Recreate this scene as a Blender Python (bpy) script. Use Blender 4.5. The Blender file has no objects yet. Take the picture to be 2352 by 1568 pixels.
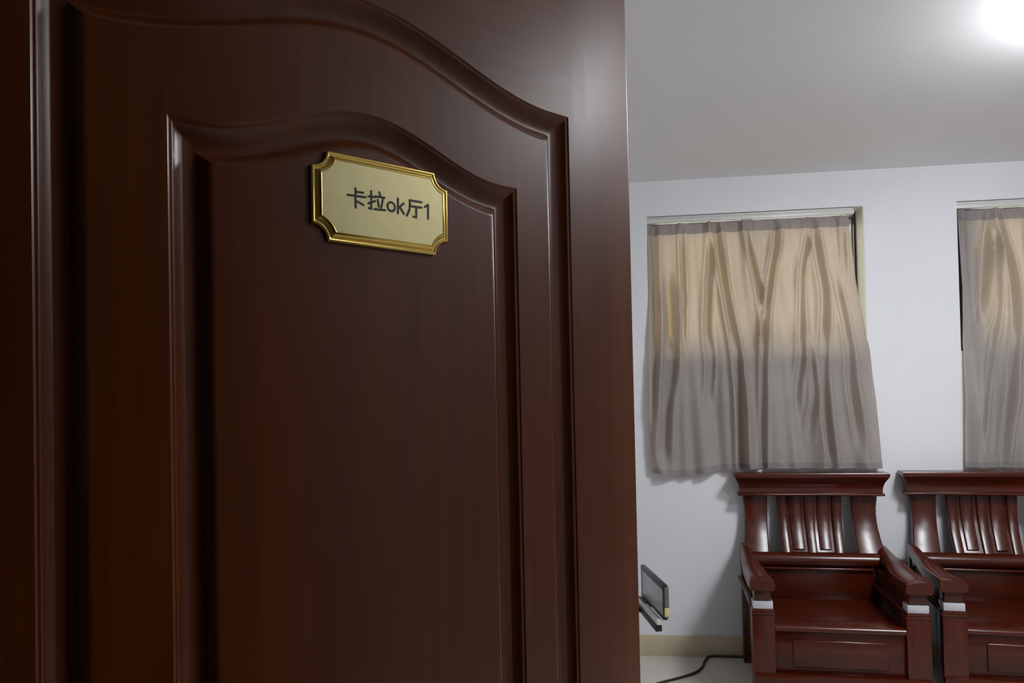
import bpy, bmesh, math, random
from mathutils import Vector, Matrix
PI = math.pi
R = math.radians
sc = bpy.context.scene
COL = sc.collection

# ------------------------------------------------------------------ camera
H = 1.38                                   # eye height
cam_d = bpy.data.cameras.new('camera')
cam = bpy.data.objects.new('camera', cam_d)
COL.objects.link(cam)
YAW, PITCH, ROLL = R(6.983), R(1.048), R(1.1735)
F0 = Vector((-math.sin(YAW), math.cos(YAW), 0))
R0 = Vector((math.cos(YAW), math.sin(YAW), 0))
Fv = F0 * math.cos(PITCH) + Vector((0, 0, math.sin(PITCH)))
U0 = R0.cross(Fv)
Rv = R0 * math.cos(ROLL) - U0 * math.sin(ROLL)
Uv = U0 * math.cos(ROLL) + R0 * math.sin(ROLL)
M = Matrix((Rv, Uv, -Fv)).transposed().to_4x4()
M.translation = Vector((0, 0, H))
cam.matrix_world = M
cam_d.sensor_width = 36
cam_d.lens = 27.0
cam_d.shift_y = 0.0523
cam_d.clip_start = 0.02
sc.camera = cam

# ------------------------------------------------------------------ world, view
sc.view_settings.view_transform = 'Standard'
sc.view_settings.look = 'None'
sc.view_settings.exposure = 0.0
sc.view_settings.gamma = 1.0
sc.view_settings.use_curve_mapping = False
w = bpy.data.worlds.new('sky')
sc.world = w
w.use_nodes = True
bg = w.node_tree.nodes['Background']
bg.inputs[0].default_value = (1.0, 0.93, 0.80, 1)
bg.inputs[1].default_value = 3.4
LAMP, LAMP2 = 80.0, 39.0                   # emission of the two ceiling lights' diffusers

# ------------------------------------------------------------------ materials
def newmat(name):
    m = bpy.data.materials.new(name)
    m.use_nodes = True
    nt = m.node_tree
    return m, nt, nt.nodes['Principled BSDF']

def plain(name, col, rough=0.5, metal=0.0, coat=0.0, noise=0.06, scale=30.0, bump=0.0, spec=0.5):
    m, nt, b = newmat(name)
    b.inputs['Roughness'].default_value = rough
    b.inputs['Metallic'].default_value = metal
    b.inputs['Coat Weight'].default_value = coat
    b.inputs['Coat Roughness'].default_value = 0.12
    b.inputs['Specular IOR Level'].default_value = spec
    tc = nt.nodes.new('ShaderNodeTexCoord')
    n = nt.nodes.new('ShaderNodeTexNoise')
    n.inputs['Scale'].default_value = scale
    n.inputs['Detail'].default_value = 4
    nt.links.new(tc.outputs['Object'], n.inputs['Vector'])
    r = nt.nodes.new('ShaderNodeValToRGB')
    r.color_ramp.elements[0].position = 0.3
    r.color_ramp.elements[1].position = 0.7
    r.color_ramp.elements[0].color = tuple(c * (1 - noise) for c in col) + (1,)
    r.color_ramp.elements[1].color = tuple(min(1, c * (1 + noise)) for c in col) + (1,)
    nt.links.new(n.outputs['Fac'], r.inputs['Fac'])
    nt.links.new(r.outputs['Color'], b.inputs['Base Color'])
    if bump:
        bp = nt.nodes.new('ShaderNodeBump')
        bp.inputs['Strength'].default_value = bump
        bp.inputs['Distance'].default_value = 0.002
        nt.links.new(n.outputs['Fac'], bp.inputs['Height'])
        nt.links.new(bp.outputs['Normal'], b.inputs['Normal'])
    return m

def wood(name, dark, light, stretch, rough, coat=0.0, coat_rough=0.1, grain=1.0, spec=0.5):
    """stretch = scale per axis: small along the grain."""
    m, nt, b = newmat(name)
    tc = nt.nodes.new('ShaderNodeTexCoord')
    mp = nt.nodes.new('ShaderNodeMapping')
    mp.inputs['Scale'].default_value = stretch
    nt.links.new(tc.outputs['Object'], mp.inputs['Vector'])
    n1 = nt.nodes.new('ShaderNodeTexNoise')
    n1.inputs['Scale'].default_value = 1.0
    n1.inputs['Detail'].default_value = 6
    n1.inputs['Roughness'].default_value = 0.6
    n1.inputs['Distortion'].default_value = 0.25
    nt.links.new(mp.outputs['Vector'], n1.inputs['Vector'])
    mp2 = nt.nodes.new('ShaderNodeMapping')
    mp2.inputs['Scale'].default_value = tuple(s * 0.16 for s in stretch)
    nt.links.new(tc.outputs['Object'], mp2.inputs['Vector'])
    n2 = nt.nodes.new('ShaderNodeTexNoise')
    n2.inputs['Scale'].default_value = 1.0
    n2.inputs['Detail'].default_value = 3
    nt.links.new(mp2.outputs['Vector'], n2.inputs['Vector'])
    mx = nt.nodes.new('ShaderNodeMix')
    mx.inputs['Factor'].default_value = 0.5
    nt.links.new(n1.outputs['Fac'], mx.inputs['A'])
    nt.links.new(n2.outputs['Fac'], mx.inputs['B'])
    r = nt.nodes.new('ShaderNodeValToRGB')
    r.color_ramp.elements[0].position = 0.5 - 0.16 / grain
    r.color_ramp.elements[1].position = 0.5 + 0.16 / grain
    r.color_ramp.elements[0].color = dark + (1,)
    r.color_ramp.elements[1].color = light + (1,)
    nt.links.new(mx.outputs['Result'], r.inputs['Fac'])
    nt.links.new(r.outputs['Color'], b.inputs['Base Color'])
    rr = nt.nodes.new('ShaderNodeMapRange')
    rr.inputs['To Min'].default_value = rough - 0.05
    rr.inputs['To Max'].default_value = rough + 0.05
    nt.links.new(n1.outputs['Fac'], rr.inputs['Value'])
    nt.links.new(rr.outputs['Result'], b.inputs['Roughness'])
    b.inputs['Coat Weight'].default_value = coat
    b.inputs['Coat Roughness'].default_value = coat_rough
    b.inputs['Specular IOR Level'].default_value = spec
    bp = nt.nodes.new('ShaderNodeBump')
    bp.inputs['Strength'].default_value = 0.08
    bp.inputs['Distance'].default_value = 0.001
    nt.links.new(n1.outputs['Fac'], bp.inputs['Height'])
    nt.links.new(bp.outputs['Normal'], b.inputs['Normal'])
    return m

def wall_paint(name, col, stain):
    m, nt, b = newmat(name)
    b.inputs['Roughness'].default_value = 0.75
    b.inputs['Specular IOR Level'].default_value = 0.25
    tc = nt.nodes.new('ShaderNodeTexCoord')
    n = nt.nodes.new('ShaderNodeTexNoise')
    n.inputs['Scale'].default_value = 1.7
    n.inputs['Detail'].default_value = 7
    nt.links.new(tc.outputs['Object'], n.inputs['Vector'])
    r = nt.nodes.new('ShaderNodeValToRGB')
    r.color_ramp.elements[0].position = 0.25
    r.color_ramp.elements[1].position = 0.6
    r.color_ramp.elements[0].color = tuple(c * stain for c in col) + (1,)
    r.color_ramp.elements[1].color = col + (1,)
    nt.links.new(n.outputs['Fac'], r.inputs['Fac'])
    nt.links.new(r.outputs['Color'], b.inputs['Base Color'])
    n2 = nt.nodes.new('ShaderNodeTexNoise')
    n2.inputs['Scale'].default_value = 120
    nt.links.new(tc.outputs['Object'], n2.inputs['Vector'])
    bp = nt.nodes.new('ShaderNodeBump')
    bp.inputs['Strength'].default_value = 0.05
    bp.inputs['Distance'].default_value = 0.001
    nt.links.new(n2.outputs['Fac'], bp.inputs['Height'])
    nt.links.new(bp.outputs['Normal'], b.inputs['Normal'])
    return m

def fabric(name, front, through, trans):
    m, nt, b = newmat(name)
    b.inputs['Roughness'].default_value = 0.85
    b.inputs['Specular IOR Level'].default_value = 0.15
    b.inputs['Sheen Weight'].default_value = 0.15
    tc = nt.nodes.new('ShaderNodeTexCoord')
    mp = nt.nodes.new('ShaderNodeMapping')
    mp.inputs['Scale'].default_value = (260, 260, 60)
    nt.links.new(tc.outputs['Object'], mp.inputs['Vector'])
    n = nt.nodes.new('ShaderNodeTexNoise')
    n.inputs['Scale'].default_value = 1.0
    n.inputs['Detail'].default_value = 3
    nt.links.new(mp.outputs['Vector'], n.inputs['Vector'])
    def tint(c):
        r = nt.nodes.new('ShaderNodeValToRGB')
        r.color_ramp.elements[0].position = 0.3
        r.color_ramp.elements[1].position = 0.7
        r.color_ramp.elements[0].color = tuple(x * 0.9 for x in c) + (1,)
        r.color_ramp.elements[1].color = tuple(min(1, x * 1.08) for x in c) + (1,)
        nt.links.new(n.outputs['Fac'], r.inputs['Fac'])
        return r.outputs['Color']
    nt.links.new(tint(front), b.inputs['Base Color'])
    tr = nt.nodes.new('ShaderNodeBsdfTranslucent')
    nt.links.new(tint(through), tr.inputs['Color'])
    mx = nt.nodes.new('ShaderNodeMixShader')
    mx.inputs['Fac'].default_value = trans
    nt.links.new(b.outputs['BSDF'], mx.inputs[1])
    nt.links.new(tr.outputs['BSDF'], mx.inputs[2])
    nt.links.new(mx.outputs['Shader'], nt.nodes['Material Output'].inputs['Surface'])
    return m

def glass(name):
    m, nt, b = newmat(name)
    t = nt.nodes.new('ShaderNodeBsdfTransparent')
    t.inputs['Color'].default_value = (0.93, 0.95, 0.94, 1)
    g = nt.nodes.new('ShaderNodeBsdfGlossy')
    g.inputs['Roughness'].default_value = 0.02
    fr = nt.nodes.new('ShaderNodeFresnel')
    fr.inputs['IOR'].default_value = 1.5
    mx = nt.nodes.new('ShaderNodeMixShader')
    nt.links.new(fr.outputs['Fac'], mx.inputs['Fac'])
    nt.links.new(t.outputs['BSDF'], mx.inputs[1])
    nt.links.new(g.outputs['BSDF'], mx.inputs[2])
    nt.links.new(mx.outputs['Shader'], nt.nodes['Material Output'].inputs['Surface'])
    return m

def emitter(name, col, strength):
    m, nt, b = newmat(name)
    b.inputs['Base Color'].default_value = (0.9, 0.9, 0.9, 1)
    b.inputs['Emission Color'].default_value = col + (1,)
    b.inputs['Emission Strength'].default_value = strength
    return m

DK, LT = (0.070, 0.0135, 0.0004), (0.118, 0.0260, 0.0010)
MAT = {
    'door_vertical': wood('varnished door wood, upright grain', DK, LT, (60, 60, 3.0), 0.33, spec=0.36),
    'door_across': wood('varnished door wood, level grain', DK, LT, (3.0, 60, 60), 0.33, spec=0.36),
    'chair': wood('lacquered red wood', (0.036, 0.0042, 0.0014), (0.086, 0.0125, 0.0030), (40, 40, 5), 0.27, spec=0.45),
    'chair_across': wood('lacquered red wood, level grain', (0.036, 0.0042, 0.0014), (0.086, 0.0125, 0.0030), (5, 40, 40), 0.20, spec=0.42),
    'chair_deep': wood('lacquered red wood, grain front to back', (0.036, 0.0042, 0.0014), (0.086, 0.0125, 0.0030), (40, 5, 40), 0.25, spec=0.40),
    'wall': wall_paint('white wall paint', (0.80, 0.81, 0.84), 0.94),
    'ceiling': wall_paint('ceiling paint', (0.90, 0.905, 0.915), 0.98),
    'greyed_wall': wall_paint('greyed paint of unseen walls', (0.37, 0.37, 0.38), 0.95),  # unseen walls, made grey so that the door reflects less light
    'hall': wall_paint('hall paint', (0.42, 0.40, 0.38), 0.97),
    'floor': plain('beige floor tile', (0.58, 0.54, 0.49), 0.25, noise=0.05, scale=6),
    'skirting': plain('tan skirting tile', (0.56, 0.475, 0.335), 0.3, noise=0.05, scale=8),
    'gold': plain('polished gold trim', (0.62, 0.44, 0.12), 0.36, metal=1.0, noise=0.04, scale=40),
    'gold_face': plain('brushed pale gold', (0.74, 0.66, 0.34), 0.27, metal=0.7, noise=0.03, scale=90),
    'ink': plain('black lettering ink', (0.010, 0.008, 0.008), 0.5, noise=0.1),
    'patch': plain('pale grey polished stone', (0.50, 0.50, 0.53), 0.2, noise=0.06, scale=25),
    'fabric': fabric('mauve grey curtain fabric', (0.355, 0.342, 0.338), (1.0, 0.72, 0.48), 0.26),
    'fabric_band': fabric('doubled curtain heading', (0.27, 0.245, 0.25), (0.9, 0.66, 0.45), 0.07),
    'aluminium': plain('white aluminium', (0.66, 0.66, 0.63), 0.35, noise=0.03),
    'dark_frame': plain('dark bronze window frame', (0.035, 0.030, 0.028), 0.4, noise=0.1),
    'glass': glass('window glass'),
    'reveal': plain('reveal plaster, yellow cast of light in its colour', (0.82, 0.81, 0.70), 0.6, noise=0.04),  # yellowish light on the reveal is put into this colour
    'diffuser': emitter('lit diffuser', (0.93, 0.96, 1.0), LAMP),
    'diffuser_near': emitter('lit diffuser near the doorway', (0.95, 0.97, 1.0), LAMP2),
    'lamp_base': plain('white lamp base', (0.8, 0.8, 0.8), 0.4, noise=0.02),
    'black': plain('black plastic', (0.008, 0.008, 0.009), 0.4, noise=0.1),
    'screen': plain('grey screen glass', (0.40, 0.40, 0.41), 0.25, noise=0.05),
    'grey': plain('dark grey plastic', (0.12, 0.125, 0.13), 0.45, noise=0.05),
    'silver': plain('silver plastic', (0.68, 0.66, 0.65), 0.35, noise=0.04),
    'cream': plain('cream corner cap', (0.72, 0.55, 0.27), 0.5, noise=0.08),
    'cable': plain('dark rubber cable', (0.035, 0.028, 0.022), 0.5, noise=0.1),
}

# ------------------------------------------------------------------ mesh helpers
def mesh_obj(name, verts, faces, mat, parent=None, smooth=None, loc=None):
    me = bpy.data.meshes.new(name)
    me.from_pydata([tuple(v) for v in verts], [], faces)
    bm = bmesh.new()
    bm.from_mesh(me)
    bmesh.ops.recalc_face_normals(bm, faces=bm.faces)
    bm.to_mesh(me)
    bm.free()
    return link(name, me, mat, parent, smooth, loc)

def link(name, me, mat, parent=None, smooth=None, loc=None):
    me.materials.append(MAT[mat])
    if smooth is not None:
        me.polygons.foreach_set('use_smooth', [True] * len(me.polygons))
        me.set_sharp_from_angle(angle=R(smooth))
    o = bpy.data.objects.new(name, me)
    COL.objects.link(o)
    if parent:
        o.parent = parent
    if loc:
        o.location = loc
    return o

def box_bm(bm, a, b, bev=0.0, seg=2):
    t = bmesh.new()
    bmesh.ops.create_cube(t, size=1)
    for v in t.verts:
        v.co = Vector([(a[i] + b[i]) / 2 + v.co[i] * (b[i] - a[i]) for i in range(3)])
    if bev:
        bmesh.ops.bevel(t, geom=t.edges[:] + t.verts[:], offset=bev, segments=seg, profile=0.5, affect='EDGES')
    me = bpy.data.meshes.new('tmp')
    t.to_mesh(me)
    t.free()
    bm.from_mesh(me)
    bpy.data.meshes.remove(me)

def box(name, a, b, mat, parent=None, bev=0.0, seg=2):
    bm = bmesh.new()
    box_bm(bm, a, b, bev, seg)
    me = bpy.data.meshes.new(name)
    bm.to_mesh(me)
    bm.free()
    return link(name, me, mat, parent, 40 if bev else None)

def boxes(name, lst, mat, parent=None, bev=0.0):
    bm = bmesh.new()
    for a, b in lst:
        box_bm(bm, a, b, bev)
    me = bpy.data.meshes.new(name)
    bm.to_mesh(me)
    bm.free()
    return link(name, me, mat, parent, 40 if bev else None)

def loft(name, rings, mat, parent=None, smooth=35, caps=True, loc=None):
    """closed rings of equal length, joined in order and capped."""
    n = len(rings[0])
    vs = [v for r in rings for v in r]
    fs = []
    for i in range(len(rings) - 1):
        for k in range(n):
            a, b = i * n + k, i * n + (k + 1) % n
            fs.append((a, b, b + n, a + n))
    if caps:
        fs.append(tuple(range(n)))
        fs.append(tuple((len(rings) - 1) * n + k for k in range(n)))
    return mesh_obj(name, vs, fs, mat, parent, smooth, loc)

def lathe(name, prof, mat, parent=None, n=64, loc=None):
    rings = [[(r * math.cos(2 * PI * k / n), r * math.sin(2 * PI * k / n), z) for k in range(n)] for r, z in prof]
    return loft(name, rings, mat, parent, 50, True, loc)

def tube(name, pts, rad, mat, parent=None, n=8, loc=None):
    pts = [Vector(p) for p in pts]
    rings = []
    for i, p in enumerate(pts):
        t = (pts[min(i + 1, len(pts) - 1)] - pts[max(i - 1, 0)]).normalized()
        s = t.cross(Vector((0, 0, 1)))
        s = s.normalized() if s.length > 1e-4 else Vector((1, 0, 0))
        u = s.cross(t).normalized()
        rings.append([p + s * rad * math.cos(2 * PI * k / n) + u * rad * math.sin(2 * PI * k / n) for k in range(n)])
    return loft(name, rings, mat, parent, 60, True, loc)

def catmull(pts, sub=8):
    P = [Vector(p) for p in pts]
    out = []
    for i in range(len(P) - 1):
        p0, p1, p2, p3 = P[max(i - 1, 0)], P[i], P[i + 1], P[min(i + 2, len(P) - 1)]
        for k in range(sub):
            t = k / sub
            out.append(0.5 * ((2 * p1) + (p2 - p0) * t + (2 * p0 - 5 * p1 + 4 * p2 - p3) * t * t + (3 * p1 - p0 - 3 * p2 + p3) * t ** 3))
    out.append(P[-1])
    return out

def interp(tab, x):
    if x <= tab[0][0]:
        return tab[0][1]
    for (a, va), (b, vb) in zip(tab, tab[1:]):
        if x <= b:
            return va + (vb - va) * (x - a) / (b - a)
    return tab[-1][1]

def ease(tab, x):
    if x <= tab[0][0]:
        return tab[0][1]
    for (a, va), (b, vb) in zip(tab, tab[1:]):
        if x <= b:
            t = (x - a) / (b - a)
            return va + (vb - va) * t * t * (3 - 2 * t)
    return tab[-1][1]

def empty(name, label, cat, loc=(0, 0, 0), rz=0.0, group=None):
    o = bpy.data.objects.new(name, None)
    o.empty_display_size = 0.1
    COL.objects.link(o)
    o.location = loc
    o.rotation_euler = (0, 0, rz)
    o['label'] = label
    o['category'] = cat
    if group:
        o['group'] = group
    return o

def tag(o, label, cat, group=None):
    o['label'] = label
    o['category'] = cat
    if group:
        o['group'] = group
    return o

def structure(o, label, cat):
    o['kind'] = 'structure'
    o['label'] = label
    o['category'] = cat
    return o

# ------------------------------------------------------------------ room shell
X0, X1 = -1.30, 4.30                       # side walls of the room
YF, YB = 0.52, 4.353                       # inner faces of the front and back walls
ZC = 2.64
T = 0.24
WIN = [(0.247, 1.408, 1.64, 2.443), (1.882, 3.045, 1.64, 2.443)]
DX0, DX1, DZ = -0.585, 0.33, 2.005         # doorway

def wall_with_holes(name, x0, x1, y0, y1, z0, z1, holes, mat):
    xs = sorted({x0, x1} | {h[0] for h in holes} | {h[1] for h in holes})
    zs = sorted({z0, z1} | {h[2] for h in holes} | {h[3] for h in holes})
    def solid(i, k):
        if i < 0 or k < 0 or i >= len(xs) - 1 or k >= len(zs) - 1:
            return False
        cx, cz = (xs[i] + xs[i + 1]) / 2, (zs[k] + zs[k + 1]) / 2
        return not any(h[0] < cx < h[1] and h[2] < cz < h[3] for h in holes)
    vs, fs, ix = [], [], {}
    def V(p):
        if p not in ix:
            ix[p] = len(vs)
            vs.append(p)
        return ix[p]
    def quad(*ps):
        fs.append(tuple(V(p) for p in ps))
    for i in range(len(xs) - 1):
        for k in range(len(zs) - 1):
            if not solid(i, k):
                continue
            a, b, c, d = xs[i], xs[i + 1], zs[k], zs[k + 1]
            quad((a, y0, c), (b, y0, c), (b, y0, d), (a, y0, d))
            quad((a, y1, c), (a, y1, d), (b, y1, d), (b, y1, c))
            if not solid(i - 1, k): quad((a, y0, c), (a, y0, d), (a, y1, d), (a, y1, c))
            if not solid(i + 1, k): quad((b, y0, c), (b, y1, c), (b, y1, d), (b, y0, d))
            if not solid(i, k - 1): quad((a, y0, c), (a, y1, c), (b, y1, c), (b, y0, c))
            if not solid(i, k + 1): quad((a, y0, d), (b, y0, d), (b, y1, d), (a, y1, d))
    return mesh_obj(name, vs, fs, mat)

structure(wall_with_holes('wall_back', X0, X1, YB, YB + T, 0, ZC, WIN, 'wall'),
          'white painted back wall with two high windows', 'wall')
structure(wall_with_holes('wall_front', X0, X1, YF - 0.12, YF, 0, ZC, [(DX0, DX1, 0, DZ)], 'greyed_wall'),
          'unseen front wall around the doorway, greyed to keep the door dark', 'wall')
structure(box('wall_left', (X0 - 0.12, YF - 0.12, 0), (X0, YB + T, ZC), 'wall'), 'white painted left wall behind the door', 'wall')
structure(box('wall_right', (X1, YF - 0.12, 0), (X1 + 0.12, YB + T, ZC), 'greyed_wall'), 'unseen right wall, greyed to keep the door dark', 'wall')
structure(box('floor', (X0 - 0.12, -1.75, -0.1), (X1 + 0.12, YB + T, 0), 'floor'), 'glossy beige tiled floor', 'floor')
structure(box('ceiling', (X0 - 0.12, -1.75, ZC), (X1 + 0.12, YB + T, ZC + 0.1), 'ceiling'), 'plain white ceiling', 'ceiling')
structure(box('wall_hall_back', (X0 - 0.12, -1.75, 0), (X1 + 0.12, -1.63, ZC), 'hall'), 'dim hall wall behind the doorway', 'wall')
structure(box('wall_hall_left', (X0 - 0.12, -1.63, 0), (X0, YF - 0.12, ZC), 'hall'), 'dim hall wall on the left', 'wall')
structure(box('wall_hall_right', (X1, -1.63, 0), (X1 + 0.12, YF - 0.12, ZC), 'hall'), 'dim hall wall on the right', 'wall')
structure(box('baseboard_back', (X0, YB - 0.012, 0), (X1, YB, 0.112), 'skirting', bev=0.002), 'tan tile skirting along the back wall', 'skirting')
structure(boxes('baseboard_front', [((X0, YF, 0), (DX0 - 0.07, YF + 0.012, 0.112)), ((DX1 + 0.07, YF, 0), (X1, YF + 0.012, 0.112))], 'skirting'),
          'tan tile skirting beside the doorway', 'skirting')
structure(boxes('trim_1', [((DX0 - 0.07, YF, 0), (DX0 - 0.002, YF + 0.014, DZ + 0.07)), ((DX1, YF, 0), (DX1 + 0.07, YF + 0.014, DZ + 0.07)),
                           ((DX0 - 0.002, YF, DZ), (DX1, YF + 0.014, DZ + 0.07))], 'door_vertical', bev=0.003),
          'brown wooden casing around the doorway', 'door casing')

# ------------------------------------------------------------------ windows
def window(n, x0, x1, z0, z1, label, fl, fr):
    o = empty('window_%d' % n, label, 'window', (x0, YB, z0))
    o['kind'] = 'structure'
    wd, hg = x1 - x0, z1 - z0
    y0, y1 = 0.125, 0.185
    fw = 0.032
    boxes('window_frame', [((0.002, y0, 0.002), (fl, y1, hg - 0.002)), ((wd - fr, y0, 0.002), (wd - 0.002, y1, hg - 0.002)),
                           ((fl, y0, 0.002), (wd - fr, y1, fw)), ((fl, y0, hg - fw), (wd - fr, y1, hg - 0.002))], 'dark_frame', o)
    m = wd / 2
    for a, b, yy, rs in ((fl, m + 0.02, 0.132, 0.03), (m - 0.02, wd - fr, 0.157, 0.006)):
        s = boxes('sash', [((a, yy, fw), (a + 0.03, yy + 0.022, hg - fw)), ((b - rs, yy, fw), (b, yy + 0.022, hg - fw)),
                           ((a + 0.03, yy, fw), (b - rs, yy + 0.022, fw + 0.035)), ((a + 0.03, yy, hg - fw - 0.03), (b - rs, yy + 0.022, hg - fw))], 'aluminium', o)
        box('pane', (a + 0.028, yy + 0.008, fw + 0.033), (b - rs + 0.002, yy + 0.013, hg - fw - 0.028), 'glass', s)
    boxes('reveal_lining', [((0.0005, 0.002, 0.0), (0.003, y0, hg)), ((wd - 0.003, 0.002, 0), (wd - 0.0005, y0, hg)), ((0.003, 0.002, 0.0005), (wd - 0.003, y0, 0.003))], 'reveal', o)
    return o

window(1, *WIN[0], 'high window on the left, behind the full curtain', 0.016, 0.014)
window(2, *WIN[1], 'high window on the right, cut off by the frame edge', 0.095, 0.014)

# ------------------------------------------------------------------ door
PX, PY = 0.0421, 1.1436                    # free edge of the door
DV = Vector((0.6918, 0.7221, 0))
DW = 0.8805
DROT = math.atan2(0.7221, 0.6918)
hinge = Vector((PX, PY, 0)) - DV * DW
door = empty('door_1', 'open brown wooden door with arched raised panel', 'door', hinge, DROT)
door['kind'] = 'structure'
ZT, ZB = 1.986, 0.008
SR, SL = -0.123, -0.7575                   # outline of the moulded panel, from the free edge
SC = (SR + SL) / 2
PT = [(0, 0), (.0012, .0010), (.0026, .0016), (.0040, .0017), (.0052, .0022), (.0062, .0032), (.0072, .0042)]
PT += [(.0072 + .0193 * t, .0042 + .0070 * (1 - (1 - t) ** 2.1)) for t in (.10, .2, .3, .4, .5, .6, .7, .8, .9, 1.0)]
PT += [(.0285, .0110), (.031, .0097), (.0385, .0018), (.0400, .0007), (.0415, .0002), (.043, 0)]

def moulding_loop(o, u, n=64):
    """outline of a panel moved inwards by u; o = left, right, bottom, corner height, arch rise, arch half width."""
    sl, sr, zb, zc, amp, hw = o
    c = (sl + sr) / 2
    top = lambda t: zc + (amp * 0.5 * (1 + math.cos(PI * (t - c) / hw)) if abs(t - c) < hw else 0)
    pts = [(sl + u, zb + u), (sr - u, zb + u)]
    for i in range(n + 1):
        t = sr - u + (sl - sr + 2 * u) * i / n
        z = top(t) - u
        if u and amp:
            z = min(top(t + u * k / 12) - u * math.sqrt(1 - (k / 12) ** 2) for k in range(-12, 13))
        pts.append((t, z))
    return pts

def dpt(s, y, z):
    return (s + DW, y, z)

def moulded_panel(name, out_o, in_o, mat):
    rings = []
    for u, d in PT:
        rings.append([dpt(s, d, z) for s, z in moulding_loop(out_o, u)])
    if in_o:
        for u, d in PT:
            rings.append([dpt(s, d, z) for s, z in moulding_loop(in_o, u)])
    n = len(rings[0])
    vs = [v for r in rings for v in r]
    fs = []
    for i in range(len(rings) - 1):
        for k in range(n):
            a, b = i * n + k, i * n + (k + 1) % n
            fs.append((a, b, b + n, a + n))
    last = (len(rings) - 1) * n
    # field: fan in strips between the bottom and the arch
    bot = [last, last + 1]
    fs.append(tuple(last + k for k in range(n)))
    o = mesh_obj(name, vs, fs, mat, door, 28)
    # make the front face the camera side (-y)
    me = o.data
    if me.polygons[-1].normal.y > 0:
        me.flip_normals()
    sharp = me.attributes.get('sharp_edge') or me.attributes.new('sharp_edge', 'BOOLEAN', 'EDGE')
    lines = {0, len(PT) - 1, len(PT), len(rings) - 1}
    for e in me.edges:                                          # crisp borders keep the flat fields flat
        a, b = e.vertices
        if a // n == b // n and a // n in lines:
            sharp.data[e.index].value = True
    return o

ARCH_O = (SL, SR, 0.86, 1.7805, 0.0615, 0.285)
ARCH_I = (SL + 0.110, SR - 0.0955, 0.96, 1.6660, 0.0480, 0.190)
moulded_panel('arched_panel', ARCH_O, ARCH_I, 'door_vertical')
rect = lambda a, b, c, d: [(a, c), (b, c), (b, d), (a, d)]
moulded_panel('lower_panel', (SL, SR, 0.17, 0.72, 0, 0.2), (SL + 0.10, SR - 0.10, 0.27, 0.62, 0, 0.2), 'door_vertical')
# stiles, rails, core
def stile(inner, outer):
    d = 1 if outer > inner else -1
    r = 0.0036
    sec = [(inner, 0.0)] + [(outer - d * r * (1 - math.sin(R(a))), r * (1 - math.cos(R(a)))) for a in (0, 18, 36, 54, 72, 90)]
    sec += [(outer - d * r * (1 - math.cos(R(a))), 0.04 - r * (1 - math.sin(R(a)))) for a in (0, 30, 60, 90)] + [(inner, 0.04)]
    loft('stile', [[dpt(a, b, z) for a, b in sec] for z in (ZB, ZT)], 'door_vertical', door, 30)
stile(SR, 0.0)
stile(SL, -DW)
def rail(name, loop, mat):
    vs = [dpt(s, 0, z) for s, z in loop] + [dpt(s, 0.0125, z) for s, z in loop]
    n = len(loop)
    fs = [tuple(range(n)), tuple(range(2 * n - 1, n - 1, -1))] + [(k, (k + 1) % n, n + (k + 1) % n, n + k) for k in range(n)]
    return mesh_obj(name, vs, fs, mat, door)
rail('top_rail', [(SR, ZT), (SL, ZT)] + list(reversed(moulding_loop(ARCH_O, 0)[2:])), 'door_across')
rail('lock_rail', rect(SL, SR, 0.72, 0.86), 'door_across')
rail('bottom_rail', rect(SL, SR, ZB, 0.17), 'door_across')
box('door_core', dpt(SL + 0.0005, 0.0128, ZB), dpt(SR - 0.0005, 0.04, ZT), 'door_vertical', door)

# ------------------------------------------------------------------ door sign
SGC, SGZ = -0.4178, 1.6127
sgn = empty('door_sign', 'gold nameplate with notched corners and black lettering, fixed on the brown door', 'sign',
            Vector((PX, PY, 0)) + DV * SGC + Vector((0, 0, SGZ)), DROT)
def notched(w, h, r, u, n=10):
    """rectangle of half size w, h moved inwards by u, corners cut by circles about the original corners."""
    pts = []
    q = r + u
    t0 = math.asin(u / q)
    for sx, sz, rev in ((1, -1, False), (1, 1, True), (-1, 1, False), (-1, -1, True)):
        arc = [(sx * (w - q * math.cos(t0 + (PI / 2 - 2 * t0) * i / n)), sz * (h - q * math.sin(t0 + (PI / 2 - 2 * t0) * i / n))) for i in range(n + 1)]
        # order: anticlockwise, starting at the lower right corner
        pts += arc[::-1] if rev else arc
    return pts
def order(p):
    return sorted(p, key=lambda a: math.atan2(a[1] / 0.0488, a[0] / 0.0868))
def sign_ring(u, y):
    return [(a, y, b) for a, b in order(notched(0.0868, 0.0488, 0.0178, u))]
SGP = [(0.0004, -0.0002), (0, -0.0035), (0.0006, -0.0046), (0.0018, -0.0050), (0.0030, -0.0046), (0.0036, -0.0040), (0.0046, -0.0040), (0.0052, -0.0052),
       (0.0066, -0.0074), (0.0080, -0.0086), (0.0092, -0.0090), (0.0100, -0.0086), (0.0104, -0.0080)]
loft('sign_frame', [sign_ring(u, y) for u, y in SGP], 'gold', sgn, 25)
FS = order(notched(0.0868, 0.0488, 0.0178, 0.0101))
FY = -0.0086
loft('sign_face', [[(s, -0.0079, z) for s, z in FS], [(s, FY, z) for s, z in FS]], 'gold_face', sgn, 30)
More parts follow.
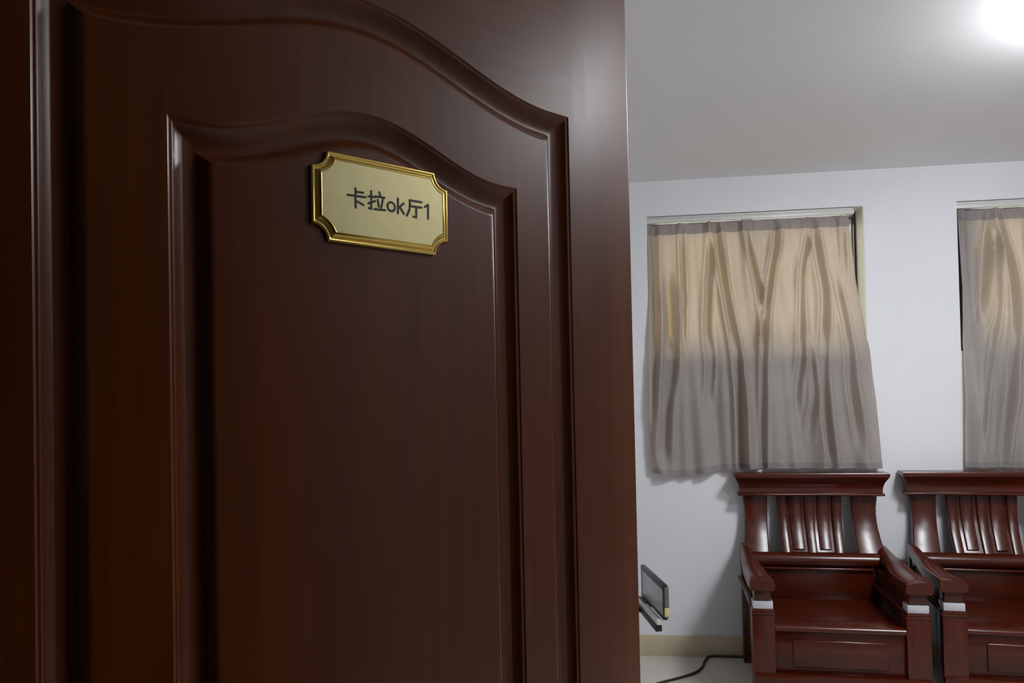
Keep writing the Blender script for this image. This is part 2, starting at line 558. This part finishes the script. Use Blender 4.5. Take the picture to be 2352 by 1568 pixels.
STROKES = [
    [(-0.4554, 1.6247), (-0.4557, 1.6035)], [(-0.4550, 1.6210), (-0.4462, 1.6214)], [(-0.4652, 1.6160), (-0.4433, 1.6167)], [(-0.4535, 1.6106), (-0.4461, 1.6077)],
    [(-0.4398, 1.6184), (-0.4309, 1.6189)], [(-0.4361, 1.6247), (-0.4365, 1.6050), (-0.4393, 1.6055)], [(-0.4399, 1.6105), (-0.4314, 1.6144)],
    [(-0.4260, 1.6250), (-0.4248, 1.6218)], [(-0.4309, 1.6198), (-0.4193, 1.6199)], [(-0.4282, 1.6161), (-0.4269, 1.6089)], [(-0.4217, 1.6176), (-0.4238, 1.6083)],
    [(-0.4324, 1.6053), (-0.4190, 1.6060)],
    [(-0.4110 + 0.0048 * math.cos(2 * PI * i / 24), 1.6112 + 0.0050 * math.sin(2 * PI * i / 24)) for i in range(25)],
    [(-0.4021, 1.6217), (-0.4024, 1.6052)], [(-0.3946, 1.6175), (-0.4018, 1.6109)], [(-0.3995, 1.6123), (-0.3944, 1.6055)],
    [(-0.3866, 1.6224), (-0.3703, 1.6225)], [(-0.3860, 1.6224), (-0.3868, 1.6118), (-0.3907, 1.6040)], [(-0.3842, 1.6157), (-0.3704, 1.6162)],
    [(-0.3778, 1.6158), (-0.3781, 1.6036), (-0.3820, 1.6042)],
    [(-0.3660, 1.6178), (-0.3615, 1.6209), (-0.3618, 1.6045)]]
def lettering():
    vs, fs = [], []
    hw, y = 0.00128, FY - 0.0002
    for st in STROKES:
        P = [Vector((s - SGC, z - SGZ)) for s, z in st]
        for a, b in zip(P, P[1:]):
            d = (b - a)
            ang = math.atan2(d.y, d.x)
            k0 = len(vs)
            ring = [a + Vector((math.cos(ang + PI / 2 + PI * i / 6), math.sin(ang + PI / 2 + PI * i / 6))) * hw for i in range(7)]
            ring += [b + Vector((math.cos(ang - PI / 2 + PI * i / 6), math.sin(ang - PI / 2 + PI * i / 6))) * hw for i in range(7)]
            n = len(ring)
            vs += [(p.x, y, p.y) for p in ring] + [(p.x, FY - 0.00002, p.y) for p in ring]
            fs.append(tuple(k0 + i for i in range(n)))
            fs += [(k0 + i, k0 + (i + 1) % n, k0 + n + (i + 1) % n, k0 + n + i) for i in range(n)]
            y -= 0.000004
    return mesh_obj('lettering', vs, fs, 'ink', sgn)
lettering()['label'] = 'black printed lettering'

# ------------------------------------------------------------------ ceiling light
def ceiling_light(x, y, label, mat):
    o = empty('ceiling_light', label, 'ceiling light', (x, y, ZC), group='round ceiling lights')
    lathe('lamp_base', [(0.17, -0.0008), (0.185, -0.002), (0.185, -0.006), (0.17, -0.008)], 'lamp_base', o)
    lathe('diffuser', [(0.200, -0.0085), (0.212, -0.014), (0.217, -0.030), (0.216, -0.050), (0.205, -0.070), (0.18, -0.086), (0.14, -0.098), (0.09, -0.105), (0.04, -0.108), (0.012, -0.1085)], mat, o)
ceiling_light(1.675, 2.495, 'round white ceiling light glowing at the upper right corner', 'diffuser')
ceiling_light(1.99, 1.225, 'round white ceiling light nearer the doorway, outside the picture', 'diffuser_near')

# ------------------------------------------------------------------ curtains
def curtain(label, x0, left, right, top, hem, creases, bulge, pleats, nx=260, nz=110):
    """left/right/hem: tables; creases: ([(v, a), ...], width, depth) with a along the width and v from top (0) to hem (1)."""
    def pos(a, v):
        xl, xr = interp(left, v), interp(right, v)
        zh = ease(hem, a)
        z = top + (zh - top) * v
        x = xl + (xr - xl) * a
        y = ease(bulge, v)
        amp = 0.45 + 0.75 * min(1, v * 1.6)
        y -= 0.012 * amp * math.sin(2 * PI * (a * 5.6 + 0.25 * math.sin(3.1 * v + 1.0) + 0.1))
        y -= 0.009 * (0.25 + v) * math.sin(2 * PI * (a * 10.3 + 0.45 * math.sin(2.2 * v) + 0.3)) + 0.004 * math.sin(2 * PI * (a * 17.0 - 0.5 * v))
        for line, wd, dp in creases:
            v0, v1 = line[0][0], line[-1][0]
            if v < v0 - 0.06 or v > v1 + 0.06:
                continue
            k = min(1, max(0, (v - v0 + 0.06) / 0.12)) * min(1, max(0, (v1 + 0.06 - v) / 0.12))
            ca = sum(interp(line, v + 0.03 * k2) for k2 in (-2, -1, 0, 1, 2)) / 5
            d = (a - ca) / wd
            y += 1.9 * dp * k * (math.exp(-d * d) - 0.55 * math.exp(-((abs(d) - 1.7) / 0.8) ** 2))
        for pa in pleats:                                       # pinched heads
            d = (a - pa) / 0.013
            y -= 0.030 * math.exp(-d * d) * math.exp(-v * 7)
        lim = ease([(0.40, YB + 0.07), (0.53, YB - 0.005)], v)
        q = (lim - y) / 0.008                                   # stays in front of the wall, softly
        y = lim - 0.008 * (q if q > 30 else math.log1p(math.exp(q)))
        return Vector((x, y, z))
    o = empty('curtain', label, 'curtain', (x0, YB, top), group='pleated mauve grey curtains')
    vb = 0.042                                                  # the heading band
    def strip(name, va, vz, rows, mat, th):
        vs, fs = [], []
        for j in range(rows + 1):
            for i in range(nx + 1):
                vs.append(pos(i / nx, va + (vz - va) * j / rows) - Vector((x0, YB, top)))
        m = nx + 1
        for j in range(rows):
            for i in range(nx):
                fs.append((j * m + i, j * m + i + 1, j * m + i + 1 + m, j * m + i + m))
        return mesh_obj(name, vs, fs, mat, o, 80)
    strip('heading_band', 0, vb, 6, 'fabric_band', 0.001)
    strip('drape', vb, 0.978, nz, 'fabric', 0.001)
    strip('hem', 0.978, 1.0, 3, 'fabric_band', 0.001)
    return o

T1 = 2.398
BULGE = [(0, YB + 0.022), (0.25, YB + 0.016), (0.5, YB - 0.010), (0.60, YB - 0.026), (0.75, YB - 0.050), (1.0, YB - 0.052)]
# creases measured on the left curtain: (v, a)
CR1 = [
    ([(0.03, 0.030), (0.4, 0.035), (0.8, 0.02)], 0.016, 0.020),
    ([(0.24, 0.098), (0.41, 0.108), (0.52, 0.105), (0.68, 0.075), (0.95, 0.055)], 0.024, 0.030),
    ([(0.05, 0.170), (0.27, 0.172), (0.48, 0.160)], 0.011, 0.018),
    ([(0.05, 0.318), (0.25, 0.295), (0.44, 0.272), (0.56, 0.285), (0.70, 0.270)], 0.014, 0.020),
    ([(0.05, 0.345), (0.31, 0.375), (0.52, 0.400), (0.73, 0.408), (1.02, 0.400)], 0.016, 0.036),
    ([(0.05, 0.490), (0.24, 0.530), (0.36, 0.540), (0.57, 0.520), (1.02, 0.492)], 0.011, 0.016),
    ([(0.04, 0.650), (0.19, 0.605), (0.36, 0.560), (0.52, 0.525)], 0.014, 0.032),
    ([(0.05, 0.805), (0.17, 0.755), (0.40, 0.715), (0.56, 0.690), (0.73, 0.655)], 0.013, 0.018),
    ([(0.05, 0.825), (0.31, 0.845), (0.56, 0.785), (0.77, 0.775), (0.98, 0.785)], 0.016, 0.024),
    ([(0.26, 0.905), (0.48, 0.910), (0.69, 0.895), (0.90, 0.915)], 0.015, 0.018),
    ([(0.02, 0.965), (0.20, 0.955)], 0.010, 0.014),
    ([(0.50, 0.730), (0.72, 0.735), (0.85, 0.70)], 0.012, 0.012),
]
c1 = curtain('mauve grey pleated curtain over the left window, whole width in view', 0.25,
        [(0, 0.252), (0.30, 0.248), (0.45, 0.242), (0.75, 0.236), (1, 0.238)],
        [(0, 1.338), (0.25, 1.365), (0.55, 1.420), (1, 1.452)],
        T1, [(0, 1.012), (0.08, 0.998), (0.16, 0.996), (0.34, 1.028), (0.5, 1.030), (1.0, 1.024)], CR1, BULGE,
        [0.164, 0.311, 0.480, 0.648, 0.800, 0.963])
CR2 = [
    ([(0.05, 0.140), (0.22, 0.105), (0.40, 0.085)], 0.016, 0.026),
    ([(0.06, 0.165), (0.40, 0.155), (0.52, 0.12), (0.9, 0.06)], 0.011, 0.016),
    ([(0.03, 0.185), (0.24, 0.225), (0.42, 0.235), (0.55, 0.21), (0.8, 0.17), (1.0, 0.15)], 0.015, 0.028),
    ([(0.05, 0.330), (0.30, 0.320), (0.60, 0.345), (1.0, 0.330)], 0.015, 0.026),
    ([(0.05, 0.520), (0.25, 0.555), (0.50, 0.500), (1.0, 0.520)], 0.015, 0.028),
    ([(0.05, 0.680), (0.35, 0.650), (0.70, 0.680), (1.0, 0.660)], 0.014, 0.024),
    ([(0.05, 0.830), (0.30, 0.860), (0.60, 0.820), (1.0, 0.840)], 0.016, 0.026),
]
c2 = curtain('mauve grey pleated curtain over the right window, cut off by the picture edge', 1.88,
        [(0, 1.892), (0.30, 1.905), (0.52, 1.886), (1, 1.872)],
        [(0, 2.99), (0.5, 3.06), (1, 3.08)],
        T1, [(0, 1.024), (0.3, 1.020), (1.0, 1.022)], CR2, BULGE,
        [0.02, 0.175, 0.335, 0.505, 0.672, 0.845, 0.97])
for n, (x0, x1) in enumerate(((0.249, 1.362), (1.884, 3.043))):
    tr = boxes('curtain_track', [((x0, YB + 0.004, 2.404), (x1, YB + 0.044, 2.428)), ((x0, YB + 0.010, 2.4285), (x1, YB + 0.044, 2.441))], 'aluminium', None, bev=0.003)
    tag(tr, ['white curtain track above the left curtain', 'white curtain track above the right curtain'][n], 'curtain track', 'white curtain tracks')

# ------------------------------------------------------------------ chairs
XS, DB = 0.970, 0.085                       # width factor; the back stands this much deeper
def yb(z):                                                      # front face of the back, S-curved
    return DB + interp([(0.40, 0.470), (0.50, 0.476), (0.56, 0.498), (0.60, 0.518), (0.64, 0.542), (0.68, 0.565), (0.72, 0.585), (0.76, 0.599), (0.80, 0.607), (0.86, 0.612), (0.92, 0.614), (1.03, 0.615)], z)

def slat(name, xl, xr, z0, z1, front, back, mat, parent, n=14, round_=0.006):
    """curved upright following the back; xl/xr are tables over z."""
    rings = []
    for i in range(n + 1):
        z = z0 + (z1 - z0) * i / n
        a, b, y = interp(xl, z), interp(xr, z), yb(z)
        r = min(round_, (b - a) / 3)
        rings.append([(a, y + back, z), (a, y + front + r, z), (a + r * 0.3, y + front + r * 0.3, z), (a + r, y + front, z),
                      (b - r, y + front, z), (b - r * 0.3, y + front + r * 0.3, z), (b, y + front + r, z), (b, y + back, z)])
    return loft(name, rings, mat, parent, 50)

def make_chair(label, group):
    c = empty('wooden_armchair', label, 'armchair', group=group)
    W = 'chair'
    for s in (-1, 1):
        def bx(name, x0, x1, y0, y1, z0, z1, mat=W, bev=0.004):
            a, b = sorted((s * x0, s * x1))
            return box(name, (a, y0, z0), (b, y1, z1), mat, c, bev)
        bx('leg', 0.283, 0.385, 0.0, 0.085, 0.0, 0.428)
        bx('post_cap', 0.280, 0.388, -0.004, 0.088, 0.428, 0.4405)
        bx('post_cap', 0.284, 0.384, 0.0, 0.086, 0.4405, 0.4535, W, 0.003)
        q = bx('pale_block', 0.289, 0.379, 0.003, 0.082, 0.4535, 0.487, 'patch', 0.003)  # pale polished block filling the space under the arm's front
        q['label'] = 'pale block between post and arm'
        bx('arm_block', 0.296, 0.372, 0.014, 0.090, 0.487, 0.540)
        bx('leg', 0.300, 0.370, 0.560 + DB, 0.620 + DB, 0.0, 0.590)
        bx('side_panel', 0.318, 0.345, 0.085, 0.560 + DB, 0.10, 0.441)
        bx('side_rail', 0.281, 0.387, 0.086, 0.600 + DB, 0.441, 0.459, 'chair_deep', 0.004)
        bx('arm_support', 0.312, 0.350, 0.10, 0.66, 0.459, 0.540)
        # arm: swept slab, dished, rising to the back
        rings = []
        n = 22
        for i in range(n + 1):
            t = i / n
            y = -0.012 + (0.60 + DB) * t
            zt = ease([(0, 0.590), (0.04, 0.598), (0.35, 0.592), (0.70, 0.612), (1, 0.636)], t)
            th = ease([(0, 0.052), (0.06, 0.062), (0.5, 0.055), (1, 0.060)], t)
            xi = ease([(0, 0.280), (0.35, 0.288), (0.8, 0.318), (1, 0.322)], t)
            xo = ease([(0, 0.394), (0.4, 0.394), (1, 0.376)], t)
            xm = xi + (xo - xi) * 0.45
            rings.append([(s * xi, y, zt - th + 0.006), (s * xi, y, zt - 0.022), (s * (xi + 0.006), y, zt - 0.013), (s * xm, y, zt),
                          (s * (xo - 0.012), y, zt), (s * (xo - 0.002), y, zt - 0.006), (s * xo, y, zt - 0.016), (s * xo, y, zt - th + 0.008), (s * (xo - 0.012), y, zt - th), (s * (xi + 0.012), y, zt - th)])
        loft('arm', rings, 'chair_deep', c, 40)
        # outer uprights of the back, flaring at both ends
        xo = [(0.47, 0.362), (0.58, 0.365), (0.66, 0.350), (0.74, 0.341), (0.82, 0.340), (0.89, 0.350)]
        xi = [(0.47, 0.228), (0.58, 0.227), (0.74, 0.223), (0.89, 0.219)]
        if s > 0:
            slat('back_stile', xi, xo, 0.532, 0.905, -0.004, 0.034, W, c)
        else:
            slat('back_stile', [(z, -x) for z, x in xo], [(z, -x) for z, x in xi], 0.532, 0.905, -0.004, 0.034, W, c)
    # centre splat: a board with three proud bars and two panels between them
    fl = lambda a, b: [(0.55, a), (0.89, b)]
    slat('splat_board', fl(-0.150, -0.163), fl(0.150, 0.163), 0.57, 0.905, 0.014, 0.026, W, c)
    for a0, a1, b0, b1 in ((-0.157, -0.113, -0.169, -0.121), (-0.022, 0.022, -0.024, 0.024), (0.113, 0.157, 0.121, 0.169)):
        slat('splat_bar', fl(a0, b0), fl(a1, b1), 0.57, 0.905, -0.004, 0.020, W, c)
    for a0, a1, b0, b1 in ((-0.097, -0.038, -0.104, -0.041), (0.038, 0.097, 0.041, 0.104)):
        slat('splat_panel', fl(a0, b0), fl(a1, b1), 0.618, 0.888, 0.003, 0.020, W, c)
    # crest rail with crown moulding
    rings = []
    for z, hw, yf, yk in ((0.886, 0.352, 0.612, 0.655), (0.889, 0.374, 0.587, 0.662), (0.893, 0.378, 0.582, 0.664), (0.899, 0.378, 0.582, 0.664), (0.903, 0.375, 0.585, 0.662), (0.906, 0.368, 0.590, 0.660),
                          (0.922, 0.3685, 0.589, 0.662), (0.940, 0.371, 0.584, 0.664), (0.958, 0.376, 0.575, 0.667), (0.972, 0.383, 0.564, 0.670), (0.984, 0.391, 0.554, 0.674),
                          (0.989, 0.394, 0.550, 0.676), (0.996, 0.397, 0.548, 0.678), (1.007, 0.397, 0.548, 0.678), (1.012, 0.394, 0.551, 0.676)):
        yf, yk = yf + DB - 0.02, yk + DB - 0.02
        rings.append([(-hw, yf, z), (hw, yf, z), (hw, yk, z), (-hw, yk, z)])
    loft('crest_rail', rings, 'chair_across', c, 45)
    # lower back rail, rounded
    rings = []
    prof = [(z + 0.026, y + DB) for z, y in ((0.512, 0.490), (0.508, 0.478), (0.520, 0.462), (0.540, 0.455), (0.558, 0.458), (0.572, 0.470), (0.578, 0.488), (0.574, 0.560), (0.512, 0.560))]
    for x in (-0.345, 0.345):
        rings.append([(x, y, z) for z, y in prof])
    loft('lower_back_rail', rings, 'chair_across', c, 50)
    box('lower_back_bead', (-0.29, 0.462 + DB, 0.518), (0.29, 0.500 + DB, 0.534), 'chair_across', c, 0.006, 3)
    box('lower_back_panel', (-0.300, 0.478 + DB, 0.370), (0.300, 0.505 + DB, 0.520), 'chair_across', c, 0.003)
    # seat
    rings = []
    sp = [(0.030, 0.352), (0.012, 0.352), (0.004, 0.356), (0.0, 0.364), (0.002, 0.373), (0.009, 0.380), (0.020, 0.383), (0.20, 0.378), (0.48 + DB, 0.370), (0.48 + DB, 0.350)]
    for x in (-0.282, 0.282):
        rings.append([(x, y, z) for y, z in sp])
    loft('seat', rings, 'chair_across', c, 50)
    box('apron', (-0.283, 0.018, 0.165), (0.283, 0.045, 0.352), 'chair_across', c, 0.003)
    box('apron_panel', (-0.205, 0.008, 0.195), (0.205, 0.020, 0.318), 'chair_across', c, 0.006, 3)
    box('base_rail', (-0.384, -0.012, 0.125), (0.384, 0.030, 0.166), 'chair_across', c, 0.006)
    for p in c.children:                                        # width factor, in the meshes
        p.data.transform(Matrix.Diagonal((XS, 1, 1, 1)))
    return c

ch = make_chair('red-brown lacquered wooden armchair standing under the left window, fully in view', 'red-brown wooden armchairs along the back wall')
ch.location = (1.006, 3.572, 0)
ch.rotation_euler = (0, 0, R(-4.5))
c2nd = ch.copy()
COL.objects.link(c2nd)
c2nd['label'] = 'red-brown lacquered wooden armchair at the right edge, half cut off by the picture'
c2nd.location = (1.818, 3.552, 0)
c2nd.rotation_euler = (0, 0, R(-7.8))
for p in list(ch.children):
    q = p.copy()
    COL.objects.link(q)
    q.parent = c2nd

# ------------------------------------------------------------------ flat screen behind the door edge
mon = empty('touch_screen', 'grey flat screen with black rim on a stand, peeking out behind the door edge', 'screen', (0.234, 3.5, 0), R(9.8))
# local: +y runs away from the camera along the screen, +x is its thickness, the face looks to -x
SLN = 0.46
box('housing', (0.003, 0.0, 0.432), (0.026, SLN, 0.572), 'grey', mon, 0.006, 3)
box('screen_glass', (-0.0005, 0.018, 0.440), (0.004, SLN - 0.018, 0.558), 'screen', mon, 0.001)
boxes('rim', [((-0.002, 0.002, 0.556), (0.020, SLN, 0.580)), ((-0.002, 0.002, 0.424), (0.018, SLN, 0.440)),
              ((-0.001, 0.002, 0.440), (0.004, 0.018, 0.560)), ((-0.001, SLN - 0.018, 0.440), (0.004, SLN, 0.560))], 'black', mon, 0.002)
box('corner_cap', (0.0035, -0.002, 0.438), (0.027, 0.03, 0.478), 'cream', mon, 0.003)
box('silver_bar', (-0.030, 0.010, 0.400), (-0.004, SLN, 0.424), 'silver', mon, 0.003)
box('bracket', (-0.034, 0.020, 0.368), (-0.004, SLN, 0.398), 'black', mon, 0.004)
box('stand_arm', (-0.19, 0.34, 0.372), (-0.010, 0.42, 0.395), 'black', mon, 0.003)
box('stand_block', (-0.024, 0.30, 0.395), (0.012, 0.44, 0.426), 'black', mon, 0.003)
lathe('stand_pole', [(0.018, 0.02), (0.018, 0.374)], 'black', mon, 24, (-0.165, 0.38, 0))
lathe('stand_foot', [(0.10, 0.0), (0.10, 0.012), (0.085, 0.020), (0.02, 0.024)], 'black', mon, 40, (-0.165, 0.38, 0))

# ------------------------------------------------------------------ cable on the floor
pts = catmull([(0.215, 3.885, 0.0065), (0.254, 3.916, 0.0065), (0.350, 3.990, 0.0065), (0.425, 4.062, 0.0065), (0.470, 4.150, 0.0065), (0.495, 4.247, 0.0065),
               (0.530, 4.322, 0.0065), (0.60, 4.330, 0.0065), (0.70, 4.328, 0.0065), (0.85, 4.331, 0.0065), (1.0, 4.328, 0.0065)])
cb = tube('cable', pts, 0.0063, 'cable')
tag(cb, 'dark power cable snaking over the beige floor and along the skirting', 'cable')
